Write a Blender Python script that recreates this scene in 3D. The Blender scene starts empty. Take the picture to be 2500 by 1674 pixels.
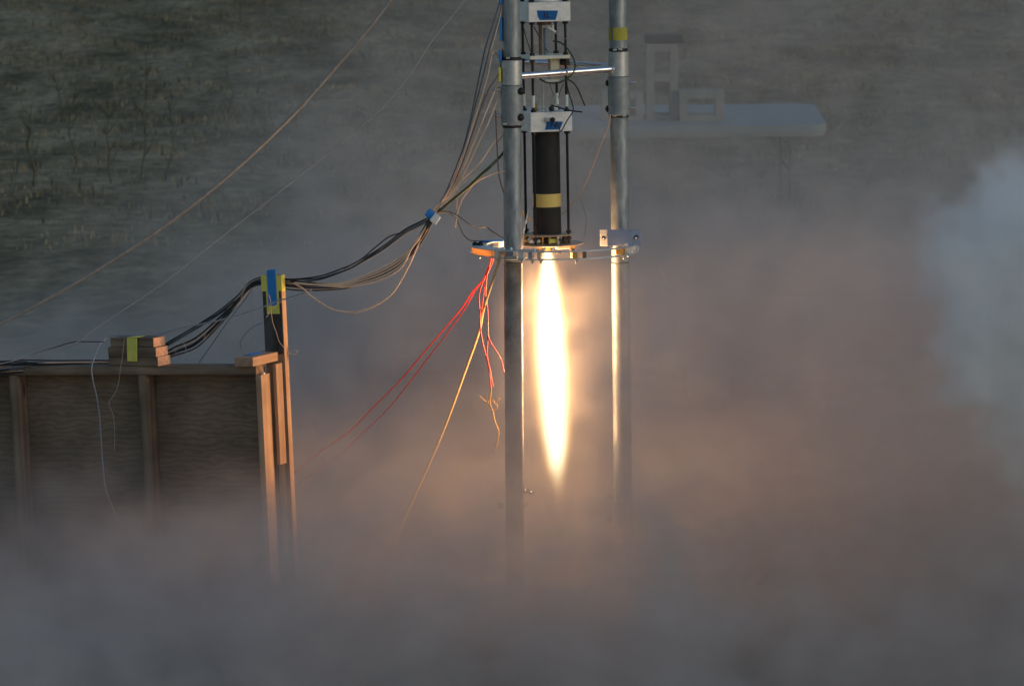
import bpy, bmesh, math, random
import numpy as np
from mathutils import Vector, Matrix, Euler
random.seed(7)
RNG = np.random.default_rng(7)
S = bpy.context.scene
COL = S.collection

# ------------------------------------------------------------------ camera
PITCH, ROLL, DIST, CAMZ, FPX = math.radians(6.3), 0.0095, 18.5, 3.05, 10995.0
cam_d = bpy.data.cameras.new('camera')
cam = bpy.data.objects.new('camera', cam_d); COL.objects.link(cam); S.camera = cam
fwd = Vector((0, math.cos(PITCH), -math.sin(PITCH)))
right0 = Vector((1, 0, 0)); up0 = Vector((0, math.sin(PITCH), math.cos(PITCH)))
cr, sr = math.cos(ROLL), math.sin(ROLL)
right = right0 * cr - up0 * sr
up = up0 * cr + right0 * sr
# the picture is turned a little anticlockwise: things drift right going down
right, up = right0 * cr - up0 * sr, right0 * sr + up0 * cr
m3 = Matrix((right, up, -fwd)).transposed()
CAMP = Vector((0, -DIST, CAMZ))
cam.matrix_world = Matrix.Translation(CAMP) @ m3.to_4x4()
cam_d.lens = 36 * FPX / 2500; cam_d.sensor_width = 36
cam_d.clip_start = 0.5; cam_d.clip_end = 2000
cam_d.dof.use_dof = True; cam_d.dof.focus_distance = 18.45; cam_d.dof.aperture_fstop = 9.0

def Q(px, py, Y=0.0):
    """photo position (2500 x 1674) at world depth Y -> world point"""
    d = fwd * FPX + right * (px - 1250) - up * (py - 837)
    t = (Y + DIST) / d.y
    return CAMP + d * t

# ------------------------------------------------------------------ world, sun, exposure
SUN_EL, SUN_AZ = math.radians(14), math.radians(125)      # azimuth clockwise from +Y
W = bpy.data.worlds.new('World'); S.world = W; W.use_nodes = True
nt = W.node_tree; bg = nt.nodes['Background']
sky = nt.nodes.new('ShaderNodeTexSky'); sky.sky_type = 'NISHITA'; sky.sun_disc = False
sky.sun_elevation = SUN_EL; sky.sun_rotation = SUN_AZ
sky.dust_density = 0.6; sky.air_density = 1.3; sky.ozone_density = 2.6
nt.links.new(sky.outputs[0], bg.inputs[0]); bg.inputs[1].default_value = 0.11
sl = bpy.data.lights.new('sun', 'SUN'); sl.energy = 0.28; sl.angle = math.radians(25); sl.color = (1.0, 0.96, 0.92)
sun = bpy.data.objects.new('sun', sl); COL.objects.link(sun)
sd = Vector((math.sin(SUN_AZ) * math.cos(SUN_EL), math.cos(SUN_AZ) * math.cos(SUN_EL), math.sin(SUN_EL)))
sun.rotation_euler = sd.to_track_quat('Z', 'Y').to_euler()
V = S.view_settings; V.view_transform = 'Standard'; V.look = 'None'; V.gamma = 1; V.use_curve_mapping = False
V.exposure = 0.0
cy = S.cycles
cy.max_bounces = 8; cy.diffuse_bounces = 2; cy.glossy_bounces = 3; cy.transmission_bounces = 4
cy.transparent_max_bounces = 12; cy.volume_bounces = 6
cy.volume_step_rate = 1.0; cy.volume_max_steps = 256
cy.sample_clamp_indirect = 4.0
cy.use_adaptive_sampling = True; cy.adaptive_threshold = 0.02
cy.use_denoising = True
cy.caustics_reflective = False; cy.caustics_refractive = False

# ------------------------------------------------------------------ materials
def mat(name, col, rough=0.6, metal=0.0, noise=0.0, scale=20, stretch=(1, 1, 1), bump=0.0, spec=0.4,
        col2=None, rand=0.0, detail=6):
    m = bpy.data.materials.new(name); m.use_nodes = True
    n = m.node_tree; p = n.nodes['Principled BSDF']
    p.inputs['Roughness'].default_value = rough; p.inputs['Metallic'].default_value = metal
    p.inputs['Specular IOR Level'].default_value = spec
    tc = n.nodes.new('ShaderNodeTexCoord'); mp = n.nodes.new('ShaderNodeMapping')
    mp.inputs['Scale'].default_value = stretch
    n.links.new(tc.outputs['Object'], mp.inputs[0])
    nz = n.nodes.new('ShaderNodeTexNoise'); nz.inputs['Scale'].default_value = scale
    nz.inputs['Detail'].default_value = detail; nz.inputs['Roughness'].default_value = 0.65
    n.links.new(mp.outputs[0], nz.inputs['Vector'])
    rp = n.nodes.new('ShaderNodeValToRGB')
    rp.color_ramp.elements[0].position = 0.32; rp.color_ramp.elements[1].position = 0.68
    a = col2 if col2 else tuple(c * (1 - noise) for c in col)
    b = col if col2 else tuple(min(1, c * (1 + noise)) for c in col)
    rp.color_ramp.elements[0].color = (*a, 1); rp.color_ramp.elements[1].color = (*b, 1)
    n.links.new(nz.outputs['Fac'], rp.inputs[0])
    out = rp.outputs[0]
    if rand:
        oi = n.nodes.new('ShaderNodeObjectInfo'); hs = n.nodes.new('ShaderNodeHueSaturation')
        mr = n.nodes.new('ShaderNodeMapRange'); mr.inputs[3].default_value = 1 - rand; mr.inputs[4].default_value = 1 + rand
        n.links.new(oi.outputs['Random'], mr.inputs[0]); n.links.new(mr.outputs[0], hs.inputs['Value'])
        n.links.new(out, hs.inputs['Color']); out = hs.outputs[0]
    n.links.new(out, p.inputs['Base Color'])
    if bump:
        bp = n.nodes.new('ShaderNodeBump'); bp.inputs['Strength'].default_value = bump; bp.inputs['Distance'].default_value = 0.002
        n.links.new(nz.outputs['Fac'], bp.inputs['Height']); n.links.new(bp.outputs[0], p.inputs['Normal'])
    return m

def wood_mat(name, base, dark, gscale=9.0, knot=True, rough=0.8, distort=3.0, xs=.16):
    """grain runs along object X"""
    m = bpy.data.materials.new(name); m.use_nodes = True
    n = m.node_tree; p = n.nodes['Principled BSDF']; p.inputs['Roughness'].default_value = rough
    p.inputs['Specular IOR Level'].default_value = 0.25
    tc = n.nodes.new('ShaderNodeTexCoord'); oi = n.nodes.new('ShaderNodeObjectInfo')
    ad = n.nodes.new('ShaderNodeVectorMath'); ad.operation = 'ADD'
    cb = n.nodes.new('ShaderNodeCombineXYZ'); mu = n.nodes.new('ShaderNodeMath'); mu.operation = 'MULTIPLY'; mu.inputs[1].default_value = 7.3
    n.links.new(oi.outputs['Random'], mu.inputs[0])
    for i in range(3): n.links.new(mu.outputs[0], cb.inputs[i])
    n.links.new(tc.outputs['Object'], ad.inputs[0]); n.links.new(cb.outputs[0], ad.inputs[1])
    mp = n.nodes.new('ShaderNodeMapping'); mp.inputs['Scale'].default_value = (xs, 1, 1)
    n.links.new(ad.outputs[0], mp.inputs[0])
    wv = n.nodes.new('ShaderNodeTexWave'); wv.wave_type = 'RINGS'; wv.rings_direction = 'X'
    wv.inputs['Scale'].default_value = gscale; wv.inputs['Distortion'].default_value = distort
    wv.inputs['Detail'].default_value = 3; wv.inputs['Detail Scale'].default_value = 2.0
    n.links.new(mp.outputs[0], wv.inputs['Vector'])
    mp2 = n.nodes.new('ShaderNodeMapping'); mp2.inputs['Scale'].default_value = (2, 60, 60)
    n.links.new(ad.outputs[0], mp2.inputs[0])
    fz = n.nodes.new('ShaderNodeTexNoise'); fz.inputs['Scale'].default_value = 3; fz.inputs['Detail'].default_value = 5
    n.links.new(mp2.outputs[0], fz.inputs['Vector'])
    mx = n.nodes.new('ShaderNodeMath'); mx.operation = 'MULTIPLY_ADD'; mx.inputs[1].default_value = 0.6
    n.links.new(wv.outputs['Fac'], mx.inputs[0])
    m4 = n.nodes.new('ShaderNodeMath'); m4.operation = 'MULTIPLY'; m4.inputs[1].default_value = 0.5
    n.links.new(fz.outputs['Fac'], m4.inputs[0]); n.links.new(m4.outputs[0], mx.inputs[2])
    rp = n.nodes.new('ShaderNodeValToRGB')
    rp.color_ramp.elements[0].position = 0.15; rp.color_ramp.elements[1].position = 0.8
    rp.color_ramp.elements[0].color = (*dark, 1); rp.color_ramp.elements[1].color = (*base, 1)
    n.links.new(mx.outputs[0], rp.inputs[0])
    out = rp.outputs[0]
    # large stains
    st = n.nodes.new('ShaderNodeTexNoise'); st.inputs['Scale'].default_value = 5; st.inputs['Detail'].default_value = 4
    n.links.new(ad.outputs[0], st.inputs['Vector'])
    sr_ = n.nodes.new('ShaderNodeMapRange'); sr_.inputs[1].default_value = 0.35; sr_.inputs[2].default_value = 0.7
    sr_.inputs[3].default_value = 0.7; sr_.inputs[4].default_value = 1.12
    n.links.new(st.outputs['Fac'], sr_.inputs[0])
    ml = n.nodes.new('ShaderNodeMixRGB'); ml.blend_type = 'MULTIPLY'; ml.inputs[0].default_value = 1
    n.links.new(out, ml.inputs[1]); n.links.new(sr_.outputs[0], ml.inputs[2]); out = ml.outputs[0]
    if knot:
        mk = n.nodes.new('ShaderNodeMapping'); mk.inputs['Scale'].default_value = (3.2, 9, 9)
        n.links.new(ad.outputs[0], mk.inputs[0])
        vo = n.nodes.new('ShaderNodeTexVoronoi'); vo.inputs['Scale'].default_value = 1.0
        n.links.new(mk.outputs[0], vo.inputs['Vector'])
        kr = n.nodes.new('ShaderNodeValToRGB')
        kr.color_ramp.elements[0].position = 0.06; kr.color_ramp.elements[1].position = 0.13
        kr.color_ramp.elements[0].color = (0.35, 0.3, 0.27, 1); kr.color_ramp.elements[1].color = (1, 1, 1, 1)
        n.links.new(vo.outputs['Distance'], kr.inputs[0])
        mk2 = n.nodes.new('ShaderNodeMixRGB'); mk2.blend_type = 'MULTIPLY'; mk2.inputs[0].default_value = 1
        n.links.new(out, mk2.inputs[1]); n.links.new(kr.outputs[0], mk2.inputs[2]); out = mk2.outputs[0]
    n.links.new(out, p.inputs['Base Color'])
    bp = n.nodes.new('ShaderNodeBump'); bp.inputs['Strength'].default_value = 0.35; bp.inputs['Distance'].default_value = 0.001
    n.links.new(mx.outputs[0], bp.inputs['Height']); n.links.new(bp.outputs[0], p.inputs['Normal'])
    return m

M = {}
M['galv'] = mat('galvanised steel', (0.40, 0.43, 0.46), 0.48, 0.5, scale=30, stretch=(1, 1, .35), bump=0.3, col2=(0.17, 0.20, 0.22))
M['galv2'] = mat('bright galvanised coupling', (0.56, 0.58, 0.60), 0.42, 0.6, scale=40, bump=0.15, col2=(0.40, 0.42, 0.44))
M['sleeve'] = mat('dull sleeve steel', (0.33, 0.36, 0.38), 0.55, 0.5, scale=30, bump=0.2, col2=(0.23, 0.25, 0.27))
M['soot'] = mat('sooty galvanised steel', (0.38, 0.38, 0.37), 0.6, 0.4, scale=7, stretch=(1, 1, .7), bump=0.2, col2=(0.05, 0.047, 0.043))
M['bright'] = mat('polished tube', (0.75, 0.77, 0.80), 0.22, 0.95, 0.06, scale=30)
M['alu'] = mat('milled aluminium', (0.80, 0.81, 0.80), 0.5, 0.15, scale=22, stretch=(1, 1, 3), bump=0.1, col2=(0.60, 0.61, 0.61))
M['alu2'] = mat('bracket aluminium', (0.27, 0.33, 0.48), 0.4, 0.4, 0.12, scale=30)
M['steel'] = mat('zinc bolt', (0.5, 0.5, 0.5), 0.35, 0.8, 0.15, scale=60)
M['black'] = mat('black oxide steel', (0.016, 0.014, 0.016), 0.45, 0.2, 0.3, scale=80, bump=0.3)
M['case'] = mat('graphite casing', (0.022, 0.020, 0.018), 0.75, 0.0, 0.35, scale=35, stretch=(1, 1, .4), bump=0.15)
M['rubber'] = mat('black rubber', (0.02, 0.02, 0.022), 0.5, 0, 0.2)
M['yellow'] = mat('yellow masking tape', (0.74, 0.69, 0.14), 0.65, 0, 0.1, scale=25, bump=0.25)
M['blue'] = mat('blue masking tape', (0.025, 0.22, 0.62), 0.65, 0, 0.14, scale=25, bump=0.25)
M['ink'] = mat('marker ink', (0.01, 0.015, 0.04), 0.6)
M['white'] = mat('white plastic', (0.72, 0.74, 0.72), 0.5, 0, 0.08)
M['cream'] = mat('cream load cell', (0.60, 0.55, 0.42), 0.6, 0, 0.1)
M['brown'] = mat('brown fibre tube', (0.16, 0.10, 0.08), 0.6, 0, 0.25)
M['plywoodring'] = mat('birch ring edge', (0.62, 0.44, 0.27), 0.55, 0, 0.2, scale=60, stretch=(1, 1, 4))
M['copper'] = mat('brass', (0.6, 0.38, 0.12), 0.35, 0.8, 0.1)
M['c_black'] = mat('black cable jacket', (0.022, 0.024, 0.03), 0.42, 0, 0.2)
M['c_grey'] = mat('grey cable jacket', (0.34, 0.33, 0.35), 0.45, 0, 0.12)
M['c_tan'] = mat('pale tan cable jacket', (0.68, 0.48, 0.34), 0.5, 0, 0.12)
M['c_green'] = mat('green black cable', (0.05, 0.07, 0.03), 0.5, 0, 0.2)
M['c_red'] = mat('red wire', (0.75, 0.035, 0.02), 0.4, 0, 0.1)
M['c_yel'] = mat('bare yellow strands', (0.90, 0.50, 0.04), 0.5, 0, 0.1)
M['c_blue'] = mat('pale blue grey cable', (0.26, 0.30, 0.35), 0.5, 0, 0.1)
M['c_slate'] = mat('slate blue cable jacket', (0.09, 0.11, 0.14), 0.45, 0, 0.15)
M['c_steel'] = mat('weathered steel cable', (0.29, 0.25, 0.22), 0.5, 0.3, 0.25, scale=60, bump=0.3)
M['rope'] = mat('tan webbing strap', (0.55, 0.40, 0.20), 0.75, 0, 0.2, scale=120, bump=0.3)
M['black_paint_gap_shade'] = mat('black painted face and gap shade', (0.09, 0.09, 0.085), 0.7, 0, scale=14, stretch=(.2, 1, 1), bump=0.3, col2=(0.012, 0.011, 0.010))
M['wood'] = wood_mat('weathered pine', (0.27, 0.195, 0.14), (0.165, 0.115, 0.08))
M['wood_pale'] = wood_mat('pale pine', (0.54, 0.36, 0.24), (0.46, 0.29, 0.19), gscale=9)  # paler pine for the boards at the barrier corner
M['lit_end'] = mat('flame-lit sawn end', (0.80, 0.46, 0.29), 0.85, 0, 0.18, scale=60, bump=0.2)  # board ends, brightened in colour to stand for flame light
M['ply'] = wood_mat('dark plywood', (0.28, 0.20, 0.145), (0.20, 0.14, 0.10), gscale=17.0, distort=9, xs=.30, knot=False)
M['table'] = mat('pale table laminate', (0.23, 0.28, 0.29), 0.6, 0, 0.08, scale=4)
M['crate'] = mat('pale crate wood', (0.25, 0.25, 0.23), 0.8, 0, 0.15, scale=8)
M['dark'] = mat('dark lid', (0.015, 0.016, 0.018), 0.8, 0, 0.2)

# ------------------------------------------------------------------ helpers
def tagit(o, label=None, cat=None, group=None, kind=None):
    if label: o['label'] = label
    if cat: o['category'] = cat
    if group: o['group'] = group
    if kind: o['kind'] = kind
    return o

def empty(name, loc, rot=None, label=None, cat=None, group=None):
    o = bpy.data.objects.new(name, None); COL.objects.link(o); o.location = loc
    if rot: o.rotation_euler = rot
    o.empty_display_size = 0.05
    return tagit(o, label, cat, group)

def link(name, me, m, parent=None, loc=None, rot=None, smooth=False):
    if smooth:
        for f in me.polygons: f.use_smooth = True
    o = bpy.data.objects.new(name, me); COL.objects.link(o)
    if m and not me.materials: me.materials.append(m)
    if parent: o.parent = parent
    if loc is not None: o.location = loc
    if rot is not None: o.rotation_euler = rot
    return o

def mesh_bm(bm, name='m', smooth_ang=None):
    me = bpy.data.meshes.new(name); bm.normal_update(); bm.to_mesh(me); bm.free()
    if smooth_ang is not None:
        for f in me.polygons: f.use_smooth = True
        me.set_sharp_from_angle(angle=math.radians(smooth_ang))
    return me

def box_me(sx, sy, sz, bevel=0.002, jit=0.0):
    """centred box"""
    bm = bmesh.new(); bmesh.ops.create_cube(bm, size=1)
    for v in bm.verts:
        v.co = Vector((v.co.x * sx, v.co.y * sy, v.co.z * sz))
        if jit: v.co += Vector([random.uniform(-jit, jit) for _ in range(3)])
    if bevel: bmesh.ops.bevel(bm, geom=list(bm.edges), offset=bevel, segments=2, affect='EDGES', profile=0.5)
    return mesh_bm(bm)

def box(name, m, parent, x0, x1, y0, y1, z0, z1, bevel=0.0015, rot=None, smooth=False):
    return link(name, box_me(x1 - x0, y1 - y0, z1 - z0, bevel), m, parent,
                ((x0 + x1) / 2, (y0 + y1) / 2, (z0 + z1) / 2), rot)

def lathe_me(prof, seg=32, closed=True):
    """prof: list of (r, z)"""
    bm = bmesh.new(); rings = []
    for r, z in prof:
        rings.append([bm.verts.new((r * math.cos(2 * math.pi * i / seg), r * math.sin(2 * math.pi * i / seg), z)) for i in range(seg)])
    for a, b in zip(rings, rings[1:]):
        for i in range(seg):
            j = (i + 1) % seg; bm.faces.new((a[i], a[j], b[j], b[i]))
    if closed:
        bm.faces.new(rings[0][::-1]); bm.faces.new(rings[-1])
    bmesh.ops.recalc_face_normals(bm, faces=list(bm.faces))
    return mesh_bm(bm, smooth_ang=35)

def cyl_me(r, z0, z1, seg=24, ch=None):
    ch = min(r, abs(z1 - z0)) * 0.12 if ch is None else ch
    return lathe_me([(r - ch, z0), (r, z0 + ch), (r, z1 - ch), (r - ch, z1)], seg)

def tube_me(pts, r, seg=8, r2=None, flat=None, res=6):
    """smooth tube along points (world or local)"""
    P = [Vector(p) for p in pts]; path = []
    if len(P) > 2:
        Pp = [P[0] * 2 - P[1]] + P + [P[-1] * 2 - P[-2]]
        for i in range(1, len(Pp) - 2):
            a, b, c, d = Pp[i - 1:i + 3]
            for k in range(res):
                t = k / res
                path.append(0.5 * ((2 * b) + (c - a) * t + (2 * a - 5 * b + 4 * c - d) * t * t + (-a + 3 * b - 3 * c + d) * t ** 3))
        path.append(P[-1])
    else: path = P
    bm = bmesh.new(); rings = []; n = len(path)
    for i, p in enumerate(path):
        tg = (path[min(i + 1, n - 1)] - path[max(i - 1, 0)]).normalized()
        ref = Vector((0, 1, 0)) if abs(tg.y) < 0.9 else Vector((0, 0, 1))
        s = tg.cross(ref).normalized(); u = s.cross(tg).normalized()
        rr = r + ((r2 - r) * i / (n - 1) if r2 is not None else 0)
        ra, rb = (rr, rr) if not flat else (rr, rr * flat)
        rings.append([bm.verts.new(p + s * ra * math.cos(2 * math.pi * k / seg) + u * rb * math.sin(2 * math.pi * k / seg)) for k in range(seg)])
    for a, b in zip(rings, rings[1:]):
        for k in range(seg):
            j = (k + 1) % seg; bm.faces.new((a[k], b[k], b[j], a[j]))
    bm.faces.new(rings[0]); bm.faces.new(rings[-1][::-1])
    bmesh.ops.recalc_face_normals(bm, faces=list(bm.faces))
    return mesh_bm(bm, smooth_ang=50)

def cable(name, pts, Y, px_r, m, parent=None, seg=7, r2=None, flat=None, res=6):
    """pts: photo positions; Y: depth or list of depths; px_r radius in photo px"""
    n = len(pts)
    if not isinstance(Y, (list, tuple)): Y = [Y] * n
    if len(Y) == 2 and n != 2: Y = [Y[0] + (Y[1] - Y[0]) * i / (n - 1) for i in range(n)]
    P = [Q(p[0], p[1], y) for p, y in zip(pts, Y)]
    return link(name, tube_me(P, px_r * 0.001686, seg, r2=None if r2 is None else r2 * 0.001686, flat=flat, res=res), m, parent)

def wpar(o, parent):
    """child mesh given in world coordinates"""
    bpy.context.view_layer.update()
    o.parent = parent; o.matrix_parent_inverse = parent.matrix_world.inverted(); return o

def hexnut_me(r, h):
    return lathe_me([(r * .92, 0), (r, h * .1), (r, h * .9), (r * .92, h)], 6)

def bolt(parent, name, m, p, d, r, L, head=1.8, headh=None, mesh=None):
    """stub + hex nut + washer along d from p"""
    d = Vector(d).normalized(); q = d.to_track_quat('Z', 'Y').to_euler()
    hh = headh or r * 1.6
    me = mesh or lathe_me([(r * head * 1.25, 0), (r * head * 1.25, r * .35), (r * head, r * .36), (r * head, hh), (r, hh + .0001), (r, L), (r * .8, L)], 12)
    return link(name, me, m, parent, p, q)

# ------------------------------------------------------------------ ground
def ground_h(x, y):
    h = np.where(y > 34, (y - 34) * 0.022, 0.0)
    far = np.clip((y - 60) / 200, 0, 1)
    h = h + 0.10 * np.sin(x * 0.35 + 1.0) * np.sin(y * 0.21) * np.clip((y - 10) / 15, 0, 1) + far * 6 * (0.5 + 0.5 * np.sin(x * 0.02))
    h = h + 0.04 * np.sin(x * 1.7 + y * .9) * np.sin(y * 1.3 + 2) * np.clip((y - 10) / 15, 0, 1)
    return h
def grid(name, xs, ys, zf):
    X, Y = np.meshgrid(xs, ys); Z = zf(X, Y)
    v = np.stack([X.ravel(), Y.ravel(), Z.ravel()], 1); nx, ny = len(xs), len(ys)
    f = [(j * nx + i, j * nx + i + 1, (j + 1) * nx + i + 1, (j + 1) * nx + i) for j in range(ny - 1) for i in range(nx - 1)]
    me = bpy.data.meshes.new(name); me.from_pydata(v.tolist(), [], f)
    for p in me.polygons: p.use_smooth = True
    return me
xs = np.concatenate([np.linspace(-900, -40, 14), np.linspace(-35, 35, 90), np.linspace(40, 900, 14)])
ys = np.concatenate([np.linspace(-120, -10, 10), np.linspace(-8, 110, 170), np.linspace(120, 1200, 24)])
gm = bpy.data.materials.new('dry grassland soil'); gm.use_nodes = True
n = gm.node_tree; p = n.nodes['Principled BSDF']; p.inputs['Roughness'].default_value = 0.95; p.inputs['Specular IOR Level'].default_value = 0.1
tc = n.nodes.new('ShaderNodeTexCoord')
def nz(scale, st, det=8, ro=0.65):
    mp = n.nodes.new('ShaderNodeMapping'); mp.inputs['Scale'].default_value = st; n.links.new(tc.outputs['Object'], mp.inputs[0])
    t = n.nodes.new('ShaderNodeTexNoise'); t.inputs['Scale'].default_value = scale; t.inputs['Detail'].default_value = det; t.inputs['Roughness'].default_value = ro
    n.links.new(mp.outputs[0], t.inputs['Vector']); return t
a = nz(1.0, (0.9, 0.28, 1)); b = nz(6.0, (1, .5, 1)); c = nz(45, (1, .6, 1), 4)
ra = n.nodes.new('ShaderNodeValToRGB'); ra.color_ramp.elements[0].position = .38; ra.color_ramp.elements[1].position = .62
ra.color_ramp.elements[0].color = (0.125, 0.105, 0.06, 1); ra.color_ramp.elements[1].color = (0.36, 0.29, 0.19, 1)
n.links.new(a.outputs['Fac'], ra.inputs[0])
rb = n.nodes.new('ShaderNodeValToRGB'); rb.color_ramp.elements[0].position = .35; rb.color_ramp.elements[1].position = .65
rb.color_ramp.elements[0].color = (.5, .5, .48, 1); rb.color_ramp.elements[1].color = (1.35, 1.3, 1.25, 1)
n.links.new(b.outputs['Fac'], rb.inputs[0])
mm = n.nodes.new('ShaderNodeMixRGB'); mm.blend_type = 'MULTIPLY'; mm.inputs[0].default_value = 1
n.links.new(ra.outputs[0], mm.inputs[1]); n.links.new(rb.outputs[0], mm.inputs[2])
n.links.new(mm.outputs[0], p.inputs['Base Color'])
bp = n.nodes.new('ShaderNodeBump'); bp.inputs['Strength'].default_value = 0.8; bp.inputs['Distance'].default_value = 0.08
n.links.new(b.outputs['Fac'], bp.inputs['Height']); n.links.new(bp.outputs[0], p.inputs['Normal'])
tagit(link('ground', grid('ground', xs, ys, ground_h), gm), kind='structure')

# ------------------------------------------------------------------ grass
def blades(name, N, y0, y1, hmin, hmax, wmin, wmax, m, thr, seed, xr=1.25, xfun=None):
    r = np.random.default_rng(seed)
    D = np.sqrt(r.uniform((y0 + DIST) ** 2, (y1 + DIST) ** 2, N)); y = D - DIST
    x = r.uniform(-1, 1, N) * D * 0.125 * xr
    # clumps
    cl = np.sin(x * 2.1 + 1.3 * np.sin(y * .7)) * np.sin(y * 1.1 + 1.7 * np.sin(x * .9)) + 0.5 * np.sin(x * 5.3 + y * 2.2)
    keep = (cl + r.normal(0, .5, N)) > thr
    if xfun is not None: keep &= xfun(x, y, r)
    x, y, cl = x[keep], y[keep], cl[keep]; n_ = len(x)
    z = ground_h(x, y) - 0.01
    h = r.uniform(hmin, hmax, n_) * (0.7 + .3 * np.clip(cl, -1, 1)); w = r.uniform(wmin, wmax, n_)
    lx, ly = r.normal(0, .22, n_) * h, r.normal(0, .22, n_) * h
    a_ = r.uniform(-1.0, 1.0, n_); dx, dy = np.cos(a_) * w, np.sin(a_) * w
    v = np.empty((n_, 5, 3))
    v[:, 0] = np.stack([x - dx, y - dy, z], 1); v[:, 1] = np.stack([x + dx, y + dy, z], 1)
    v[:, 2] = np.stack([x + dx * .7 + lx * .35, y + dy * .7 + ly * .35, z + h * .6], 1)
    v[:, 3] = np.stack([x - dx * .7 + lx * .35, y - dy * .7 + ly * .35, z + h * .6], 1)
    v[:, 4] = np.stack([x + lx, y + ly, z + h], 1)
    i0 = np.arange(n_) * 5
    f = [(a, a + 1, a + 2, a + 3) for a in i0.tolist()] + [(a + 3, a + 2, a + 4) for a in i0.tolist()]
    me = bpy.data.meshes.new(name); me.from_pydata(v.reshape(-1, 3).tolist(), [], f)
    return link(name, me, m)
gd = mat('dry straw blades', (0.34, 0.285, 0.19), 0.8, 0, scale=1.2, stretch=(1, .4, 1), col2=(0.12, 0.105, 0.06))
gk = mat('dark green brown blades', (0.12, 0.11, 0.06), 0.8, 0, scale=1.5, col2=(0.055, 0.052, 0.03))
tagit(blades('dry_grass', 120000, 16, 90, .03, .10, .003, .010, gd, -0.2, 3), 'short pale dry grass covering the open field', 'grass', kind='stuff')
tagit(blades('dark_undergrowth', 18000, 18, 85, .05, .16, .006, .015, gk, 0.25, 4), 'darker green-brown undergrowth in clumps across the field', 'undergrowth', kind='stuff')
def weed(px, py, h, Y, seed, label):
    r = random.Random(seed); base = Q(px, py, Y)
    zg = float(ground_h(np.array(base.x), np.array(base.y)))
    t = empty('dead_weed', (base.x, Y, zg), None, label, 'weed', 'tall dead weeds in the field')
    pts = [Vector((0, 0, 0))]
    for k in range(6): pts.append(pts[-1] + Vector((r.uniform(-.04, .04), r.uniform(-.03, .03), h / 6)))
    link('stem', tube_me(pts, .008, 5, r2=.003), gk, t)
    for k in range(9):
        i = r.randint(1, 5); a = r.uniform(0, 6.28); L = h * r.uniform(.12, .3); p0 = pts[i]
        link('branch', tube_me([p0, p0 + Vector((math.cos(a) * L * .4, math.sin(a) * L * .3, L * .5)), p0 + Vector((math.cos(a) * L * .55, math.sin(a) * L * .4, L))], 0.0045, 4, r2=.0015, res=3), gk, t)
def ground_row(py):
    for Y in np.arange(10, 120, .25):
        q = Q(300, py, float(Y))
        if q.z <= float(ground_h(np.array(q.x), np.array(q.y))): return float(Y)
    return 60.0
for i, (px, py, h) in enumerate([(343, 440, 1.15), (272, 450, .9), (178, 430, .8), (405, 420, .7), (150, 300, .7), (560, 300, .6), (80, 470, .75)]):
    weed(px, py, h, ground_row(py), 20 + i, ['tallest dark dead weed stalk standing in the field at the left', 'thin dead weed stalk just left of the tallest one',
         'dead weed stalk further left in front of the pale grass strip', 'dead weed stalk right of the tallest one', 'small dead weed high up in the left field',
         'short dead weed under the upper steel cable', 'dead weed near the left picture edge above the dark patch'][i])

# ------------------------------------------------------------------ folding table with crates, far behind
TY = 19.3
tl, tr = Q(1262, 318, TY), Q(2020, 303, TY)
tz = (tl.z + tr.z) / 2
tw = (tr - tl).length
t = empty('folding_table', ((tl.x + tr.x) / 2, TY, 0.0), (0, 0, 0), 'long pale folding table standing in the smoke behind the stand', 'table')
zt = tl.z + .02

def slab(w, d, h, r_, n_=8):
    bm = bmesh.new(); vs = []
    for cx_, cy_, a0 in ((w / 2 - r_, d / 2 - r_, 0), (-w / 2 + r_, d / 2 - r_, 90), (-w / 2 + r_, -d / 2 + r_, 180), (w / 2 - r_, -d / 2 + r_, 270)):
        for k in range(n_ + 1):
            a = math.radians(a0 + 90 * k / n_); vs.append(bm.verts.new((cx_ + r_ * math.cos(a), cy_ + r_ * math.sin(a), -h / 2)))
    f_ = bm.faces.new(vs); e_ = bmesh.ops.extrude_face_region(bm, geom=[f_])
    for v in e_['geom']:
        if isinstance(v, bmesh.types.BMVert): v.co.z = h / 2
    bmesh.ops.recalc_face_normals(bm, faces=list(bm.faces)); return mesh_bm(bm)
tt = link('table_top', slab(tw, 1.7, .065, .16), M['table'], t, (0, .85, zt - .0325)); link('rim', slab(tw - .02, 1.68, .03, .16), M['crate'], tt, (0, 0, -.048)); tt.rotation_euler = (math.radians(2.8), 0, 0); tt.location.z += .85 * math.sin(math.radians(2.8))
for sx in (-1, 1):
    for yy in (.15, 1.5):
        link('leg', cyl_me(.016, 0, zt - .05, 10), M['c_slate'], t, (sx * (tw / 2 - .3), yy, 0))
    link('brace', tube_me([(sx * (tw / 2 - .3), .15, .3), (sx * (tw / 2 - .3), 1.2, .3)], .014), M['dark'], t)
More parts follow.
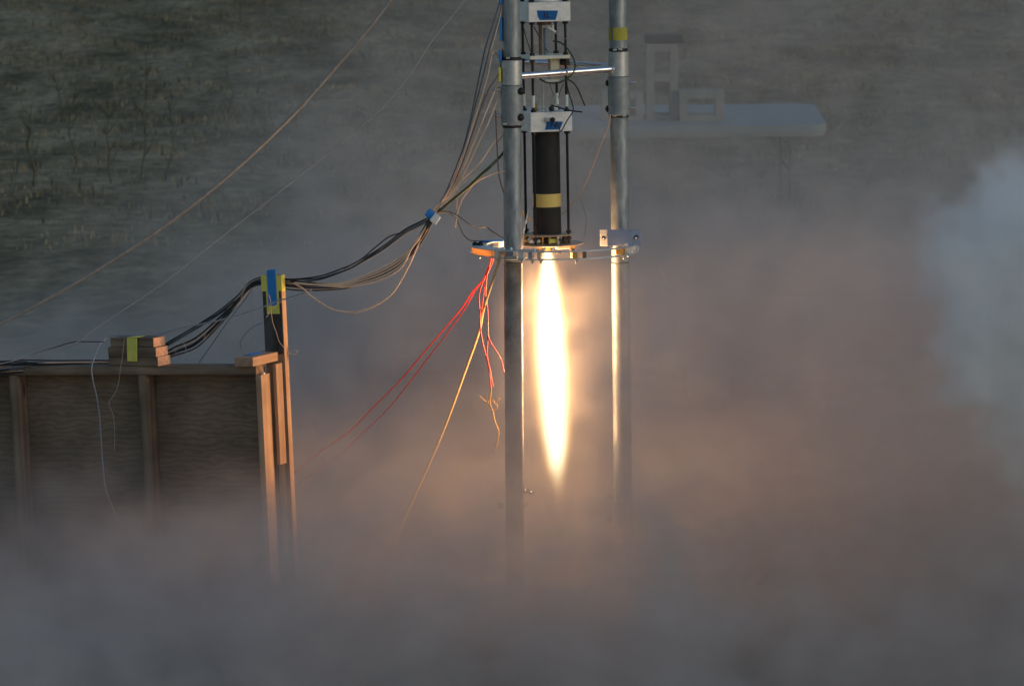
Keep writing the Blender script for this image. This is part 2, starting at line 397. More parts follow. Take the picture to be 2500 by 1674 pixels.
def frame_crate(name, x0, x1, y0, y1, Y, dep, wpx, label, cat, cross=None, backed=False):
    A, B = Q(x0, y1, Y), Q(x1, y0, Y)
    w, h = B.x - A.x, B.z - zt; s = wpx * (Y + DIST) / FPX
    r = empty(name, ((A.x + B.x) / 2, Y, zt), None, label, cat)
    for sx in (-1, 1):
        for yy in (0, dep):
            box('post', M['crate'], r, sx * (w / 2) - (s if sx > 0 else 0), sx * (w / 2) + (s if sx < 0 else 0), yy, yy + s, 0, h, .004)
    for zz in [0, h - s] + ([cross * h] if cross else []):
        for yy in (0, dep):
            box('rail', M['crate'], r, -w / 2 + s + .001, w / 2 - s - .001, yy + .003, yy + s - .003, zz + .001, zz + s, .004)
        for sx in (-1, 1):
            xa = sx * (w / 2 - s / 2)
            box('side_rail', M['crate'], r, xa - s / 2 + .003, xa + s / 2 - .003, s + .001, dep - .001, zz + .001, zz + s, .004)
    if backed:
        box('back_panel', M['crate'], r, -w / 2 + .01, w / 2 - .01, dep + s + .001, dep + s + .012, .002, h, .002)
    return r, w, h
r, w, h = frame_crate('tall_wooden_frame', 1579, 1655, 107, 303, TY + .5, .3, 19, 'tall open wooden frame with dark lid on the far table', 'wooden frame', cross=.52)
box('lid', M['dark'], r, -w / 2 - .01, w / 2 + .05, -.02, .36, h + .001, h + .075, .02)
frame_crate('small_wooden_frame', 1659, 1768, 221, 303, TY + .35, .3, 20, 'low square wooden frame on the far table right of the tall one', 'wooden frame')
r, w, h = frame_crate('open_box', 1470, 1569, 226, 300, TY + .5, .3, 17, 'low pale box on the far table behind the right pipe', 'box', backed=True)

# ------------------------------------------------------------------ test stand
LY, RY, BY = -.19, .012, .25
stand = empty('test_stand', (Q(1347, 837, 0).x, 0, 0), None, 'galvanised three pipe test stand with clamps and a ring plate round the flame', 'test stand')
def add(o): return wpar(o, stand)
def pipe_pt(px_top, px_bot, Y, row):
    return Q(px_top + (px_bot - px_top) * row / 1430.0, row, Y)
def seg_pipe(name, m, pt, pb, Y, r0, r1, rad, thick=None):
    A, B = pipe_pt(pt, pb, Y, r1), pipe_pt(pt, pb, Y, r0)
    d = B - A; q = d.to_track_quat('Z', 'Y').to_euler()
    L = d.length; ch = .002
    o = link(name, lathe_me([(rad - ch, 0), (rad, ch), (rad, L - ch), (rad - ch, L)], 48), m, None, A, q)
    return add(o)
R = .0372
for nm, pt, pb, Y in (('left', 1248, 1258, LY), ('right', 1508, 1523, RY), ('back', 1249, 1258, BY)):
    zfoot = 1500
    seg_pipe('pipe', M['galv'], pt, pb, Y, -260, 640, R)
    seg_pipe('pipe', M['galv' if nm == 'right' else 'soot'], pt, pb, Y, 641, 1440, R + .0008)
# couplings and split sleeves
for pt, pb, Y, a, b_, c_, d_ in ((1248, 1258, LY, 139, 147, 208, 306), (1508, 1523, RY, 118, 126, 187, 281), (1249, 1258, BY, 118, 126, 187, 281)):
    seg_pipe('gasket', M['black'], pt, pb, Y, a, b_ + 1, R + .0022)
    seg_pipe('coupling', M['galv2'], pt, pb, Y, b_, c_, R + .0058)
    seg_pipe('sleeve', M['sleeve'], pt, pb, Y, c_ + .7, d_, R + .0080)
    seg_pipe('gasket', M['black'], pt, pb, Y, d_ + .2, d_ + 6, R + .0030)
# small clips on the couplings
for (x, y, Y) in ((1501, 122, RY - .040), (1514, 121, RY - .041), (1232, 303, LY - .041), (1240, 142, LY - .044), (1524, 283, RY - .040), (1262, 304, LY - .04), (1500, 283, RY - .040)):
    add(link('clip', box_me(.016, .006, .008, .0015), M['steel'], None, Q(x, y, Y)))
nutm = lathe_me([(.0135, 0), (.0135, .002), (.0105, .0022), (.0105, .0115), (.0062, .0118), (.0062, .029), (.005, .031)], 12)
headm = lathe_me([(.0155, 0), (.0155, .003), (.013, .008), (.008, .012), (.002, .0135)], 16)
for (x, y, Y, d, me, m) in ((1534, 202, RY, (1, -.1, .02), nutm, 'steel'), (1534, 264, RY, (1, -.1, .02), nutm, 'steel'),
                            (1486, 203, RY, (-1, -.3, 0), headm, 'black'), (1486, 266, RY, (-1, -.3, 0), headm, 'black'),
                            (1272, 223, LY - .03, (.75, -.65, 0), headm, 'black'), (1271, 287, LY - .03, (.75, -.65, 0), headm, 'steel'),
                            (1220, 219, LY, (-1, -.1, 0), nutm, 'steel'), (1220, 284, LY, (-1, -.1, 0), nutm, 'steel')):
    add(link('bolt', me, M[m], None, Q(x, y, Y), Vector(d).to_track_quat('Z', 'Y').to_euler()))
# cross tubes
def ctube(A, B, r):
    o = add(link('cross_tube', tube_me([A, B], r, 20), M['bright'])); return o
ctube(Q(1270, 185.5, LY + .02), Q(1497, 168.5, RY - .025), .0145)
ctube(Q(1262, 150, BY), Q(1500, 163, RY + .015), .0125)
ctube(Q(1248, 160, LY + .03), Q(1250, 150, BY - .03), .0125)
for x, y in ((1384, 177),): add(link('screw', lathe_me([(.004, 0), (.004, .003), (.002, .005)], 10), M['black'], None, Q(x, y - 1, -.135), (math.pi / 2, 0, 0)))
add(link('tube_end', lathe_me([(.0155, -.004), (.0155, .004)], 16), M['galv2'], None, Q(1496, 170, RY - .03), (0, math.pi / 2, 0)))
# lower bracing, deep in the dust
for (x, y, Y) in ((1282, 1196, LY - .02), (1296, 1200, LY), (1222, 1233, LY - .03), (1280, 1229, LY - .03), (1490, 1212, RY - .04), (1488, 1265, RY - .04)):
    add(link('bolt', nutm, M['steel'], None, Q(x, y, Y), (math.pi / 2, 0, 0)))
# ring: two annular plates
rc = Q(1352, 598, 0.0)
def annulus_me(ri, ro, h, a0=0, a1=360, seg=96, ch=.0008):
    bm = bmesh.new(); full = (a1 - a0) >= 360; N = seg if full else seg + 1; rings = []
    for i in range(N):
        a = math.radians(a0 + (a1 - a0) * i / seg); c, s = math.cos(a), math.sin(a)
        rings.append([bm.verts.new((rr * c, rr * s, z)) for rr, z in ((ri, 0), (ro, 0), (ro, h), (ri, h))])
    for i in range(N if full else N - 1):
        A, B = rings[i], rings[(i + 1) % N]
        for k in range(4): bm.faces.new((A[k], A[(k + 1) % 4], B[(k + 1) % 4], B[k]))
    if not full: bm.faces.new(rings[0]); bm.faces.new(rings[-1][::-1])
    bmesh.ops.recalc_face_normals(bm, faces=list(bm.faces))
    me = mesh_bm(bm, smooth_ang=30); return me
M['ringplate'] = mat('satin aluminium ring', (0.55, 0.60, 0.68), 0.38, 0.6, 0.1, scale=12)
RO, RI, GAP = .345, .277, .0315
tilt = (0.0, 0.0, 0.0)
add(link('ring_plate', annulus_me(RI, RO, .005, 128, 258), M['ringplate'], None, rc, tilt))
add(link('ring_rail', annulus_me(RO - .014, RO, .005, 258.2, 364), M['ringplate'], None, rc, tilt))
add(link('ring_rail', annulus_me(RO - .014, RO, .005, 172, 362), M['ringplate'], None, rc - Vector((0, 0, GAP)), tilt))
# left spacer arc, made translucent to give its front a flame-lit glow, aluminium spacers
wd = bpy.data.materials.new('translucent amber spacer'); wd.use_nodes = True
_n = wd.node_tree; _p = _n.nodes['Principled BSDF']; _p.inputs['Base Color'].default_value = (.6, .45, .3, 1); _p.inputs['Roughness'].default_value = .35
_t = _n.nodes.new('ShaderNodeBsdfTranslucent'); _t.inputs[0].default_value = (.85, .6, .35, 1)
_m = _n.nodes.new('ShaderNodeMixShader'); _m.inputs[0].default_value = .65
_n.links.new(_p.outputs[0], _m.inputs[1]); _n.links.new(_t.outputs[0], _m.inputs[2]); _n.links.new(_m.outputs[0], _n.nodes['Material Output'].inputs[0])
add(link('spacer_arc', annulus_me(RI + .012, RO - .006, GAP - .0055, 183, 222, 16), wd, None, rc - Vector((0, 0, GAP - .0052)), tilt))
def ring_pt(deg, r, dz=0): a = math.radians(deg); return rc + Vector((r * math.cos(a), r * math.sin(a), dz))
def spacer(deg, w, m, r=RO - .022, d=.035):
    return add(link('spacer_block', box_me(d, w, GAP - .0055, .001), M[m], None, ring_pt(deg, r, -GAP / 2 + .0025), (0, 0, math.radians(deg))))
for dg, w, m in ((226, .026, 'alu'), (238, .030, 'alu2'), (246.5, .022, 'alu'), (253, .016, 'alu2'), (259, .012, 'plywoodring'), (284, .022, 'copper'), (291, .016, 'brown'),
                 (327, .016, 'copper'), (336, .035, 'alu'), (352, .03, 'alu'), (160, .04, 'alu'), (135, .03, 'alu')):
    spacer(dg, w, m)
# dark clamp jaw where the ring meets the left pipe
add(link('clamp_jaw', box_me(.052, .03, .016, .004), M['soot'], None, Q(1247, 629, LY - .115)))
boltdown = lathe_me([(.009, 0), (.009, .006), (.0045, .0061), (.0045, .014), (.003, .016)], 10)
for dg, r in ((190, .31), (224, .32), (246, .325), (254, .325), (260, .32), (286, .32), (333, .32), (350, .31)):
    add(link('ring_bolt', boltdown, M['steel'], None, ring_pt(dg, r, -GAP), (math.pi, 0, 0)))
capm = lathe_me([(.012, 0), (.012, .014), (.010, .018), (.004, .022)], 14)
for (x, y) in ((1160, 599), (1173, 599)):
    add(link('cap_bolt', capm, M['black'], None, Q(x, y + 4, -.03) * 1.0))
capm2 = lathe_me([(.006, 0), (.006, .008), (.004, .011)], 10)
for dg in (229, 236, 255, 262, 268, 318, 340):
    add(link('cap_bolt', capm2, M['steel'], None, ring_pt(dg, .315, .005)))
# bracket round the right pipe
bk = Q(1514.5, 580, RY - .055)
def bplate(x0, x1, y0, y1, dy, m, nm='bracket_plate', rz=0):
    A, B = Q(x0, y1, RY - .055 + dy), Q(x1, y0, RY - .055 + dy)
    return add(link(nm, box_me(B.x - A.x, .006, B.z - A.z, .0012), M[m], None, (A + B) / 2, (0, 0, rz)))
bplate(1483, 1546, 560, 600, -.004, 'alu2')
bplate(1465, 1484, 560.5, 600.5, 0.008, 'alu', rz=-.35)
bplate(1545.5, 1564, 561, 599, 0.008, 'alu2', rz=.2)
for x, y in ((1474, 580.5), (1554, 579)):
    add(link('bolt', lathe_me([(.0085, 0), (.0085, .004), (.006, .0045), (.006, .011), (.004, .013)], 12), M['black'], None, Q(x, y, RY - .053), (math.pi / 2, 0, 0)))
    add(link('bolt', lathe_me([(.0042, 0), (.0042, .008), (.002, .010)], 10), M['bright'], None, Q(x, y + 1, RY - .066), (math.pi / 2, 0, 0)))
# little eye plate at the right end of the ring
A = Q(1553, 607, -.03)
o = add(link('eye_plate', annulus_me(.006, .0125, .005, seg=20), M['alu'], None, A, (math.pi / 2, 0, 0)))
add(link('eye_tab', box_me(.03, .006, .004, .001), M['alu'], None, Q(1550, 615.5, -.03)))
# tapes on the pipes
def tape_band(name, pt, pb, Y, r0, r1, m, parent, rad=R + .0012):
    A, B = pipe_pt(pt, pb, Y, r1), pipe_pt(pt, pb, Y, r0); d = B - A
    bm = bmesh.new(); seg = 48; rr = [[], []]
    for k in range(seg + 1):
        a = 2 * math.pi * k / seg * .97; w = random.uniform(-.0006, .0006)
        for j, z in ((0, w), (1, d.length + w)):
            rr[j].append(bm.verts.new(((rad + .0006 * k / seg) * math.cos(a - .6), (rad + .0006 * k / seg) * math.sin(a - .6), z)))
    for k in range(seg): bm.faces.new((rr[0][k], rr[0][k + 1], rr[1][k + 1], rr[1][k]))
    bmesh.ops.solidify(bm, geom=list(bm.faces), thickness=.0005)
    me = mesh_bm(bm, smooth_ang=50)
    o = link(name, me, M[m], None, A, d.to_track_quat('Z', 'Y').to_euler()); return wpar(o, parent)
o = tape_band('tape_band', 1508, 1523, RY, 67.5, 98, 'yellow', stand); o['label'] = 'yellow tape band round the right pipe'
for (x0, x1, y0, y1, m) in ((1219.5, 1226, -12, 10, 'blue'), (1220, 1226, 42, 100, 'blue'), (1217.5, 1225, 124, 151, 'blue'), (1217.5, 1223.5, 164, 199, 'yellow')):
    A, B = Q(x0, y1, LY + .004), Q(x1, y0, LY + .004)
    add(link('tape_strip', box_me(B.x - A.x, .05, B.z - A.z, .002, jit=.0008), M[m], None, (A + B) / 2))

# ------------------------------------------------------------------ rocket motor assembly
e0 = Q(1332, 319, 0.0)
motor = empty('rocket_motor', e0, (0, 0, 0), 'black rocket motor hung between aluminium blocks on four black threaded rods', 'rocket motor')
motor.rotation_euler = (Matrix.Rotation(-.0085, 3, 'Y') @ Matrix.Rotation(math.radians(15.4), 3, 'Z')).to_euler()
H = .089
def mb(name, m, x0, x1, y0, y1, z0, z1, bevel=.0015): return box(name, M[m], motor, x0, x1, y0, y1, z0, z1, bevel)
bl = mb('mounting_block', 'alu', -H, H, -H, H, 0, .0805, .002); bl['label'] = 'lower aluminium block with a blue tape label'
tp = mb('mounting_block', 'alu', -H, H, -H, H, .449, .529, .002); tp['label'] = 'upper aluminium block with a blue tape label'
mb('mounting_block', 'alu', -H, H, -H, H, .80, .88, .002)
M['creamplate'] = mat('cream plate', (0.74, 0.71, 0.60), 0.6, 0, 0.06)
mb('load_plate', 'creamplate', -.0855, .0855, -.0855, .0855, .297, .3115, .001)
link('upper_body', cyl_me(.078, .5295, .7995, 40, .002), M['alu'], motor)
rodm = lathe_me([(.0050, -.462), (.0056, -.46)] + [(.0056, .90), (.0050, .902)], 12)
nut = lathe_me([(.0105, 0), (.0118, .001), (.0118, .010), (.0105, .011)], 6)
wsl = lathe_me([(.0075, .100), (.0078, .101), (.0078, .148), (.0075, .149)], 16)
A_ = .0709
for sx in (-1, 1):
    for sy in (-1, 1):
        link('threaded_rod', rodm, M['black'], motor, (sx * A_, sy * A_, 0))
        for z in (.438, .3117, .2858, .0807, -.0112, .5292, -.446, -.418):
            link('nut', nut, M['black'], motor, (sx * A_, sy * A_, z), (0, 0, random.uniform(0, 1)))
        link('white_sleeve', wsl, M['white'], motor, (sx * A_, sy * A_, 0))
# parts between blocks
link('flange', cyl_me(.030, .434, .4487, 28, .001), M['brown'], motor, (-.004, -.02, 0))
link('push_rod', cyl_me(.0075, .3117, .434, 14), M['brown'], motor, (-.018, -.01, 0))
link('clear_tube', cyl_me(.009, .3117, .42, 14), M['c_blue'], motor, (.006, .0, 0))
link('load_cell', box_me(.040, .036, .082, .002), M['cream'], motor, (.030, -.035, .2552))
link('load_cell_block', box_me(.038, .04, .028, .002), M['black'], motor, (.075, -.030, .2822))
link('load_cell_block', box_me(.034, .03, .020, .002), M['black'], motor, (.074, -.030, .232))
link('load_cell_base', box_me(.062, .04, .012, .002), M['white'], motor, (.018, -.033, .2075))
link('sensor_pin', cyl_me(.0028, .081, .20, 10), M['steel'], motor, (-.012, -.02, 0))
link('brass_fitting', lathe_me([(.012, .081), (.012, .092), (.008, .094), (.009, .108), (.005, .112)], 8), M['copper'], motor, (-.038, .01, 0))
link('steel_fitting', lathe_me([(.010, .081), (.010, .092), (.006, .094), (.006, .104)], 6), M['steel'], motor, (-.015, -.03, 0))
link('steel_fitting', lathe_me([(.010, .4), (.010, .412), (.006, .414), (.006, .434)], 6), M['steel'], motor, (.022, -.055, 0))
# transducer on the front of the lower block
q90 = (math.pi / 2, 0, 0)
link('transducer_stub', lathe_me([(.0075, 0), (.0075, .014), (.0095, .0142), (.0095, .021)], 16), M['white'], motor, (-.008, -H, .052), (math.radians(90), 0, math.radians(-25)))
link('transducer_cap', lathe_me([(.009, 0), (.0105, .003), (.0105, .013), (.007, .017)], 18), M['rubber'], motor, (.001, -H - .019, .050), (math.radians(90), 0, math.radians(-25)))
# upper plug lying over the lower block
link('plug', lathe_me([(.009, 0), (.0115, .004), (.0115, .012), (.008, .016)], 16), M['rubber'], motor, (.004, -.06, .092), (math.radians(80), 0, math.radians(30)))
link('white_gauge', lathe_me([(.004, -.01), (.0115, -.006), (.0125, 0), (.0115, .006), (.004, .01)], 20), M['white'], motor, (.030, -.045, .0945), (math.radians(75), 0, 0))
# holes and marks on the front of the upper block
for x in (-.052, .048):
    link('plug_disc', cyl_me(.0068, 0, .002, 18, .0005), M['white'], motor, (x, -H, .462), (math.pi / 2, 0, 0))
def face_tape(x0, x1, z0, z1, txt, parent, skew, label):
    bm = bmesh.new(); y = -H - .0009
    c = [(x0, z1), (x1 + skew[0], z1 - .003), (x1 - skew[1], z0 - .001), (x0 + skew[2], z0)]
    vs = [bm.verts.new((a, y, b)) for a, b in c]; bm.faces.new(vs)
    bmesh.ops.solidify(bm, geom=list(bm.faces), thickness=.0005)
    o = link('tape_label', mesh_bm(bm), M['blue'], parent); o['label'] = label
    cu = bpy.data.curves.new('lettering', 'FONT'); cu.body = txt; cu.size = .030; cu.align_x = 'CENTER'; cu.align_y = 'CENTER'; cu.extrude = .0001; cu.offset = .0004
    f = bpy.data.objects.new('lettering', cu); COL.objects.link(f); f.parent = o
    f.location = ((x0 + x1) / 2 - .004, y - .0012, (z0 + z1) / 2 - .001); f.rotation_euler = (math.pi / 2, 0.08, 0)
    cu.materials.append(M['ink']); bpy.context.view_layer.update()
    me = bpy.data.meshes.new_from_object(f); g = bpy.data.objects.new('lettering', me); COL.objects.link(g); g.parent = o; g.location = f.location; g.rotation_euler = f.rotation_euler
    bpy.data.objects.remove(f); g.name = 'lettering'
face_tape(-.054, .032, .457, .4965, '1L', motor, (.004, .006, .006), 'blue tape label with two marker characters on the upper block')
face_tape(-.020, .046, .009, .043, 'P4', motor, (.004, .010, -.008), 'blue tape label with two marker characters on the lower block')
# casing
cs = link('casing', lathe_me([(.0560, -.424), (.0575, -.4225), (.0575, -.0015), (.0565, 0)], 64), M['case'], motor)
M['flame_tinted'] = mat('amber masking tape', (0.78, 0.58, 0.17), 0.6, 0, 0.06, scale=25, bump=0.2)  # yellow tape with the orange flame light put into its colour
ty = link('tape_band', lathe_me([(.0578, -.3125), (.0583, -.3120), (.0583, -.2585), (.0578, -.258)], 64), M['flame_tinted'], motor); ty['label'] = 'yellow tape band round the black casing'
# nozzle end
mp_ = mat('end plate phenolic', (0.42, 0.30, 0.20), 0.45, 0.1, 0.15, scale=30)
link('end_plate', lathe_me([(.106, -.4305), (.107, -.4295), (.107, -.4255), (.106, -.4245)], 56), mp_, motor)
link('end_plate', lathe_me([(.150, -.4685), (.1515, -.4675), (.1515, -.4640), (.150, -.4630)], 10), mp_, motor, (0, 0, 0), (0, 0, .3))
link('nozzle', lathe_me([(.036, -.4635), (.040, -.458), (.040, -.4315), (.030, -.431)], 32), M['black'], motor)
link('nozzle_skirt', lathe_me([(.016, -.497), (.018, -.497), (.026, -.4690), (.024, -.4690)], 32, closed=False), M['copper'], motor)
rr = random.Random(5)
for k in range(14):
    a = k / 14 * 6.283 + rr.uniform(-.1, .1); rad = rr.uniform(.062, .10)
    mm_ = M[rr.choice(['black', 'copper', 'steel', 'black', 'steel'])]
    link('standoff', lathe_me([(.004, -.463), (.006, -.462), (.006, -.450), (.004, -.449), (.004, -.438), (.0065, -.437), (.0065, -.431)], 8), mm_, motor, (rad * math.cos(a), rad * math.sin(a), 0))
link('yellow_block', box_me(.036, .012, .018, .001), M['yellow'], motor, (.000, -.084, -.4485))
link('black_cap', cyl_me(.010, -.463, -.432, 14), M['rubber'], motor, (.052, -.072, 0))
link('black_cap', cyl_me(.008, -.463, -.440, 14), M['rubber'], motor, (.026, -.095, 0))
link('ceramic_block', box_me(.045, .02, .014, .002), M['white'], motor, (-.072, -.06, -.4485))
link('ceramic_block', box_me(.055, .03, .016, .002), M['white'], motor, (.050, -.05, -.4775))
link('lower_spacer', box_me(.03, .02, .018, .002), M['copper'], motor, (-.045, -.07, -.4785))
link('lower_spacer', box_me(.024, .02, .018, .002), M['copper'], motor, (.095, -.03, -.4785))
for x, y in ((-.045, -.07), (.095, -.03), (.02, -.09), (.0, .10)):
    link('nut', nut, M['steel'], motor, (x, y, -.499))
link('copper_loop', tube_me([(-.115, -.03, -.43), (-.105, -.05, -.445), (-.085, -.06, -.455), (-.065, -.07, -.447)], .004), M['copper'], motor)
# ignition lead with white beads beside the casing
lead = empty('sensor_lead', Q(1280, 600, -.06), None, 'sensor lead with white ceramic beads left of the black casing', 'sensor')
P = [Q(x, y, -.12) for x, y in ((1276, 606), (1277, 578), (1280, 562), (1283, 545), (1286, 528), (1290, 512))]
wpar(link('wire', tube_me(P, .0016, 6), M['white']), lead)
for x, y, h, r in ((1284, 541, .017, .0048), (1279.5, 559, .017, .0048), (1277.5, 567, .006, .0042), (1286.5, 530, .006, .003)):
    wpar(link('bead', lathe_me([(r * .8, -h / 2), (r, -h / 2 + .001), (r, h / 2 - .001), (r * .8, h / 2)], 12), M['white'], None, Q(x, y, -.12), (0, .18, 0)), lead)
wpar(link('yellow_tail', tube_me([Q(1273, 518, -.1), Q(1277, 522, -.1), Q(1280, 526, -.1)], .0035), M['c_yel']), lead)
wpar(link('yellow_tail', tube_me([Q(1289, 530, -.1), Q(1294, 536, -.1), Q(1300, 541, -.1)], .003, r2=.0015), M['c_yel']), lead)

# loose sensor cables around the motor
def lone(name, pts, Y, r, m, label, cat='cable', group=None, **k):
    return tagit(cable(name, pts, Y, r, M[m], **k), label, cat, group)
lone('black_cable', [(1359, 297), (1364, 310), (1368, 321), (1373, 316), (1385, 294), (1399, 271), (1396, 250), (1388, 225), (1384, 205)], [-.145, -.15, -.15, -.15, -.15, -.14, -.12, -.10, -.08], 1.5, 'rubber', 'black cable looping from the transducer cap on the lower aluminium block')
lone('black_cable', [(1346, 257), (1362, 262), (1390, 270), (1422, 274)], [-.10, -.12, -.14, -.14], 1.9, 'rubber', 'short black cable sticking out right over the lower aluminium block')
lone('black_cable', [(1386, 194), (1400, 203), (1412, 220), (1420, 240), (1428, 259)], -.09, 1.8, 'rubber', 'black cable curling down right of the motor rods')
lone('grey_cable', [(1350, 101), (1362, 102), (1376, 110), (1390, 126), (1401, 146), (1404, 165), (1398, 180), (1385, 192), (1365, 202), (1345, 203), (1330, 200), (1318, 193)], [-.02, -.03, -.06, -.10, -.13, -.16, -.17, -.17, -.16, -.13, -.1, -.08], 2.0, 'c_green', 'grey-green cable loop hanging in front of the polished cross tube')
lone('thin_wire', [(1345, 72), (1360, 84), (1372, 93), (1388, 97), (1402, 108), (1413, 122), (1418, 134), (1410, 143)], -.06, .8, 'c_grey', 'thin pale wire curving from the white fitting under the upper block')
link_f = lone('cable_gland', [(1338, 68), (1345, 72), (1352, 76), (1357, 80)], -.065, 3.2, 'white', 'white cable gland under the upper aluminium block', 'fitting')
lone('dark_wire', [(1303, 65), (1312, 82), (1320, 96)], -.05, 1.3, 'rubber', 'dark wire slanting from the front left rod under the upper block')
lone('dark_wire', [(1279, 70), (1284, 92), (1292, 115), (1298, 131)], 0.0, 1.1, 'rubber', 'dark wire slanting between the left rods onto the load plate')
lone('dark_wire', [(1331, 117), (1338, 129)], -.03, 1.3, 'rubber', 'short dark wire touching the middle of the load plate')
lone('thin_wire', [(1376, 205), (1368, 222), (1363, 240)], -.05, .9, 'c_green', 'thin dark wire just left of the front right rod')
lone('thin_wire', [(1342, 205), (1347, 220), (1352, 235)], -.05, .7, 'c_green', 'thin wire falling below the cream load cell')
lone('brown_cable', [(1490, 280), (1487, 301), (1467, 353), (1450, 398), (1433, 438), (1414, 474), (1396, 500), (1371, 526)], [-.09, -.08, -.06, -.04, -.02, 0, .03, .07], 1.4, 'c_tan', 'tan cable sagging from the right pipe sleeve to the motor casing')
lone('thin_wire', [(1418, 490), (1426, 512), (1431, 535), (1429, 560), (1427, 575)], .05, .5, 'brown', 'hair-thin dark wire hanging right of the motor')

# ------------------------------------------------------------------ main cable bundle
bun = empty('cable_bundle', Q(1055, 527, -.3), None, 'bundle of black, grey and tan cables draped from the stand over the post', 'cable bundle')
def bc(pts, Y, r, m, name='cable', **k): return wpar(cable(name, pts, Y, r * 1.2, M[m], **k), bun)
TIE = (1055, 527)
rb_ = random.Random(11)
up_sets = [
 ([(1222, -40), (1221, 0), (1203, 60), (1185, 117), (1165, 210), (1147, 299), (1122, 390), (1097, 450)], 1.5, 'c_slate'),
 ([(1226, -40), (1225, 20), (1205, 100), (1188, 150), (1168, 224), (1143, 320), (1115, 410), (1092, 460)], 1.4, 'c_tan'),
 ([(1224, -40), (1222, 30), (1198, 110), (1178, 190), (1152, 290), (1128, 370), (1101, 440)], 1.6, 'c_slate'),
 ([(1226, 30), (1212, 90), (1196, 160), (1176, 240), (1150, 320), (1126, 390), (1100, 452)], 1.1, 'c_blue'),
 ([(1227, 120), (1218, 178), (1195, 215), (1175, 262), (1152, 330), (1128, 400), (1103, 456)], 1.4, 'brown'),
 ([(1222, 185), (1205, 230), (1186, 275), (1160, 340), (1135, 400), (1105, 460)], 1.7, 'c_tan'),
 ([(1226, 215), (1212, 250), (1192, 300), (1168, 350), (1140, 410), (1108, 465)], 1.5, 'c_tan'),
 ([(1224, 150), (1207, 126), (1200, 140), (1192, 180), (1176, 236), (1156, 300), (1134, 370), (1104, 450)], 1.3, 'c_tan'),
 ([(1226, 322), (1203, 352), (1174, 395), (1148, 420), (1121, 447), (1095, 482)], 1.7, 'c_tan'),
 ([(1228, 330), (1205, 360), (1178, 400), (1150, 428), (1123, 452), (1096, 488)], 1.2, 'c_grey'),
]
for i, (pts, r, m) in enumerate(up_sets):
    a = rb_.uniform(-4, 4)
    bc(pts + [(1070 + a, 503 + a), (TIE[0] + a * .6, TIE[1] + a)], [-.2] * 2 + [-.22 - .01 * i] * (len(pts)), r, m)
bc([(1240, 352), (1228, 374), (1204, 400), (1174, 427), (1145, 455), (1115, 480), (1090, 500), (1056, 530)], [-.1, -.15] + [-.25] * 6, 3.0, 'c_green')
# tie to post to barrier
def off(pts, d, amp=2.5):
    ph = rb_.uniform(0, 6)
    return [(x + amp * .4 * math.sin(i * 1.3 + ph), y + d + amp * math.sin(i * .9 + ph * 1.7)) for i, (x, y) in enumerate(pts)]
upper = [(1055, 527), (1024, 545), (985, 567), (930, 609), (868, 646), (836, 659), (779, 677), (716, 683), (676, 680), (655, 679), (635, 681), (608, 694), (581, 725), (533, 763), (485, 793), (413, 836), (380, 862), (330, 884), (246, 884), (137, 884), (60, 882), (-40, 886)]
lower = [(1055, 527), (1035, 560), (1010, 600), (970, 638), (912, 674), (870, 688), (836, 694), (756, 694), (700, 688), (676, 684), (655, 682), (635, 685), (608, 699), (581, 733), (533, 782), (478, 830), (424, 852), (380, 872), (330, 888), (246, 890), (137, 890), (60, 892), (-40, 900)]
def depx(p_):
    return [float(np.interp(p[0], [-60, 137, 246, 424, 560, 655, 760, 1055], [.42, .37, .37, .36, .30, .225, .13, -.3])) for p in p_]
for i in range(5):
    p_ = off(upper, i * 2.2 - 3, 1.6 + (i % 3) * 1.6); bc(p_, depx(p_), (1.6, 1.3, 1.0, 1.7, 1.2)[i], ('c_black', 'c_black', 'c_grey', 'c_black', 'c_grey')[i])
for i in range(9):
    p_ = off(lower, i * 2.0 - 4, 2.0 + (i % 3) * 1.8); bc(p_, depx(p_), (1.6, 1.7, 2.3, 1.3, 2.0, 1.3, 2.1, 1.6, 1.5)[i], ('c_tan', 'c_black', 'c_black', 'c_grey', 'c_black', 'c_tan', 'c_black', 'c_grey', 'c_black')[i])
# belly of strands below tie
for i in range(9):
    s = i * 3.4
    bc([(1055, 529), (1040 - s * .1, 552 + s * .3), (1018 - s * .3, 590 + s * .2), (980, 625 + s), (930, 655 + s), (880, 676 + s * .7), (836, 690 + s * .4), (770, 695), (720, 690)], -.28, (1.7, 1.3, 1.6, 1.2, 1.8, 1.4, 1.6, 1.3, 1.6)[i], ('c_tan', 'c_grey', 'c_tan', 'brown', 'c_tan', 'c_black', 'c_tan', 'c_grey', 'c_tan')[i])
bc([(1055, 530), (1040, 560), (1020, 600), (993, 658), (957, 716), (912, 747), (868, 761), (814, 756), (765, 727), (740, 705), (716, 691)], -.26, 1.8, 'c_tan')
bc([(985, 567), (950, 578), (915, 605), (880, 634), (840, 656)], -.24, 1.4, 'c_black')
wpar(link('tape_wrap', box_me(.036, .038, .032, .006, jit=.002), M['blue'], None, Q(1051, 523, -.3), (0, math.radians(38), 0)), bun)
wpar(link('tape_tail', box_me(.030, .026, .038, .003, jit=.002), M['white'], None, Q(1062, 534, -.335), (0, math.radians(38), 0)), bun)
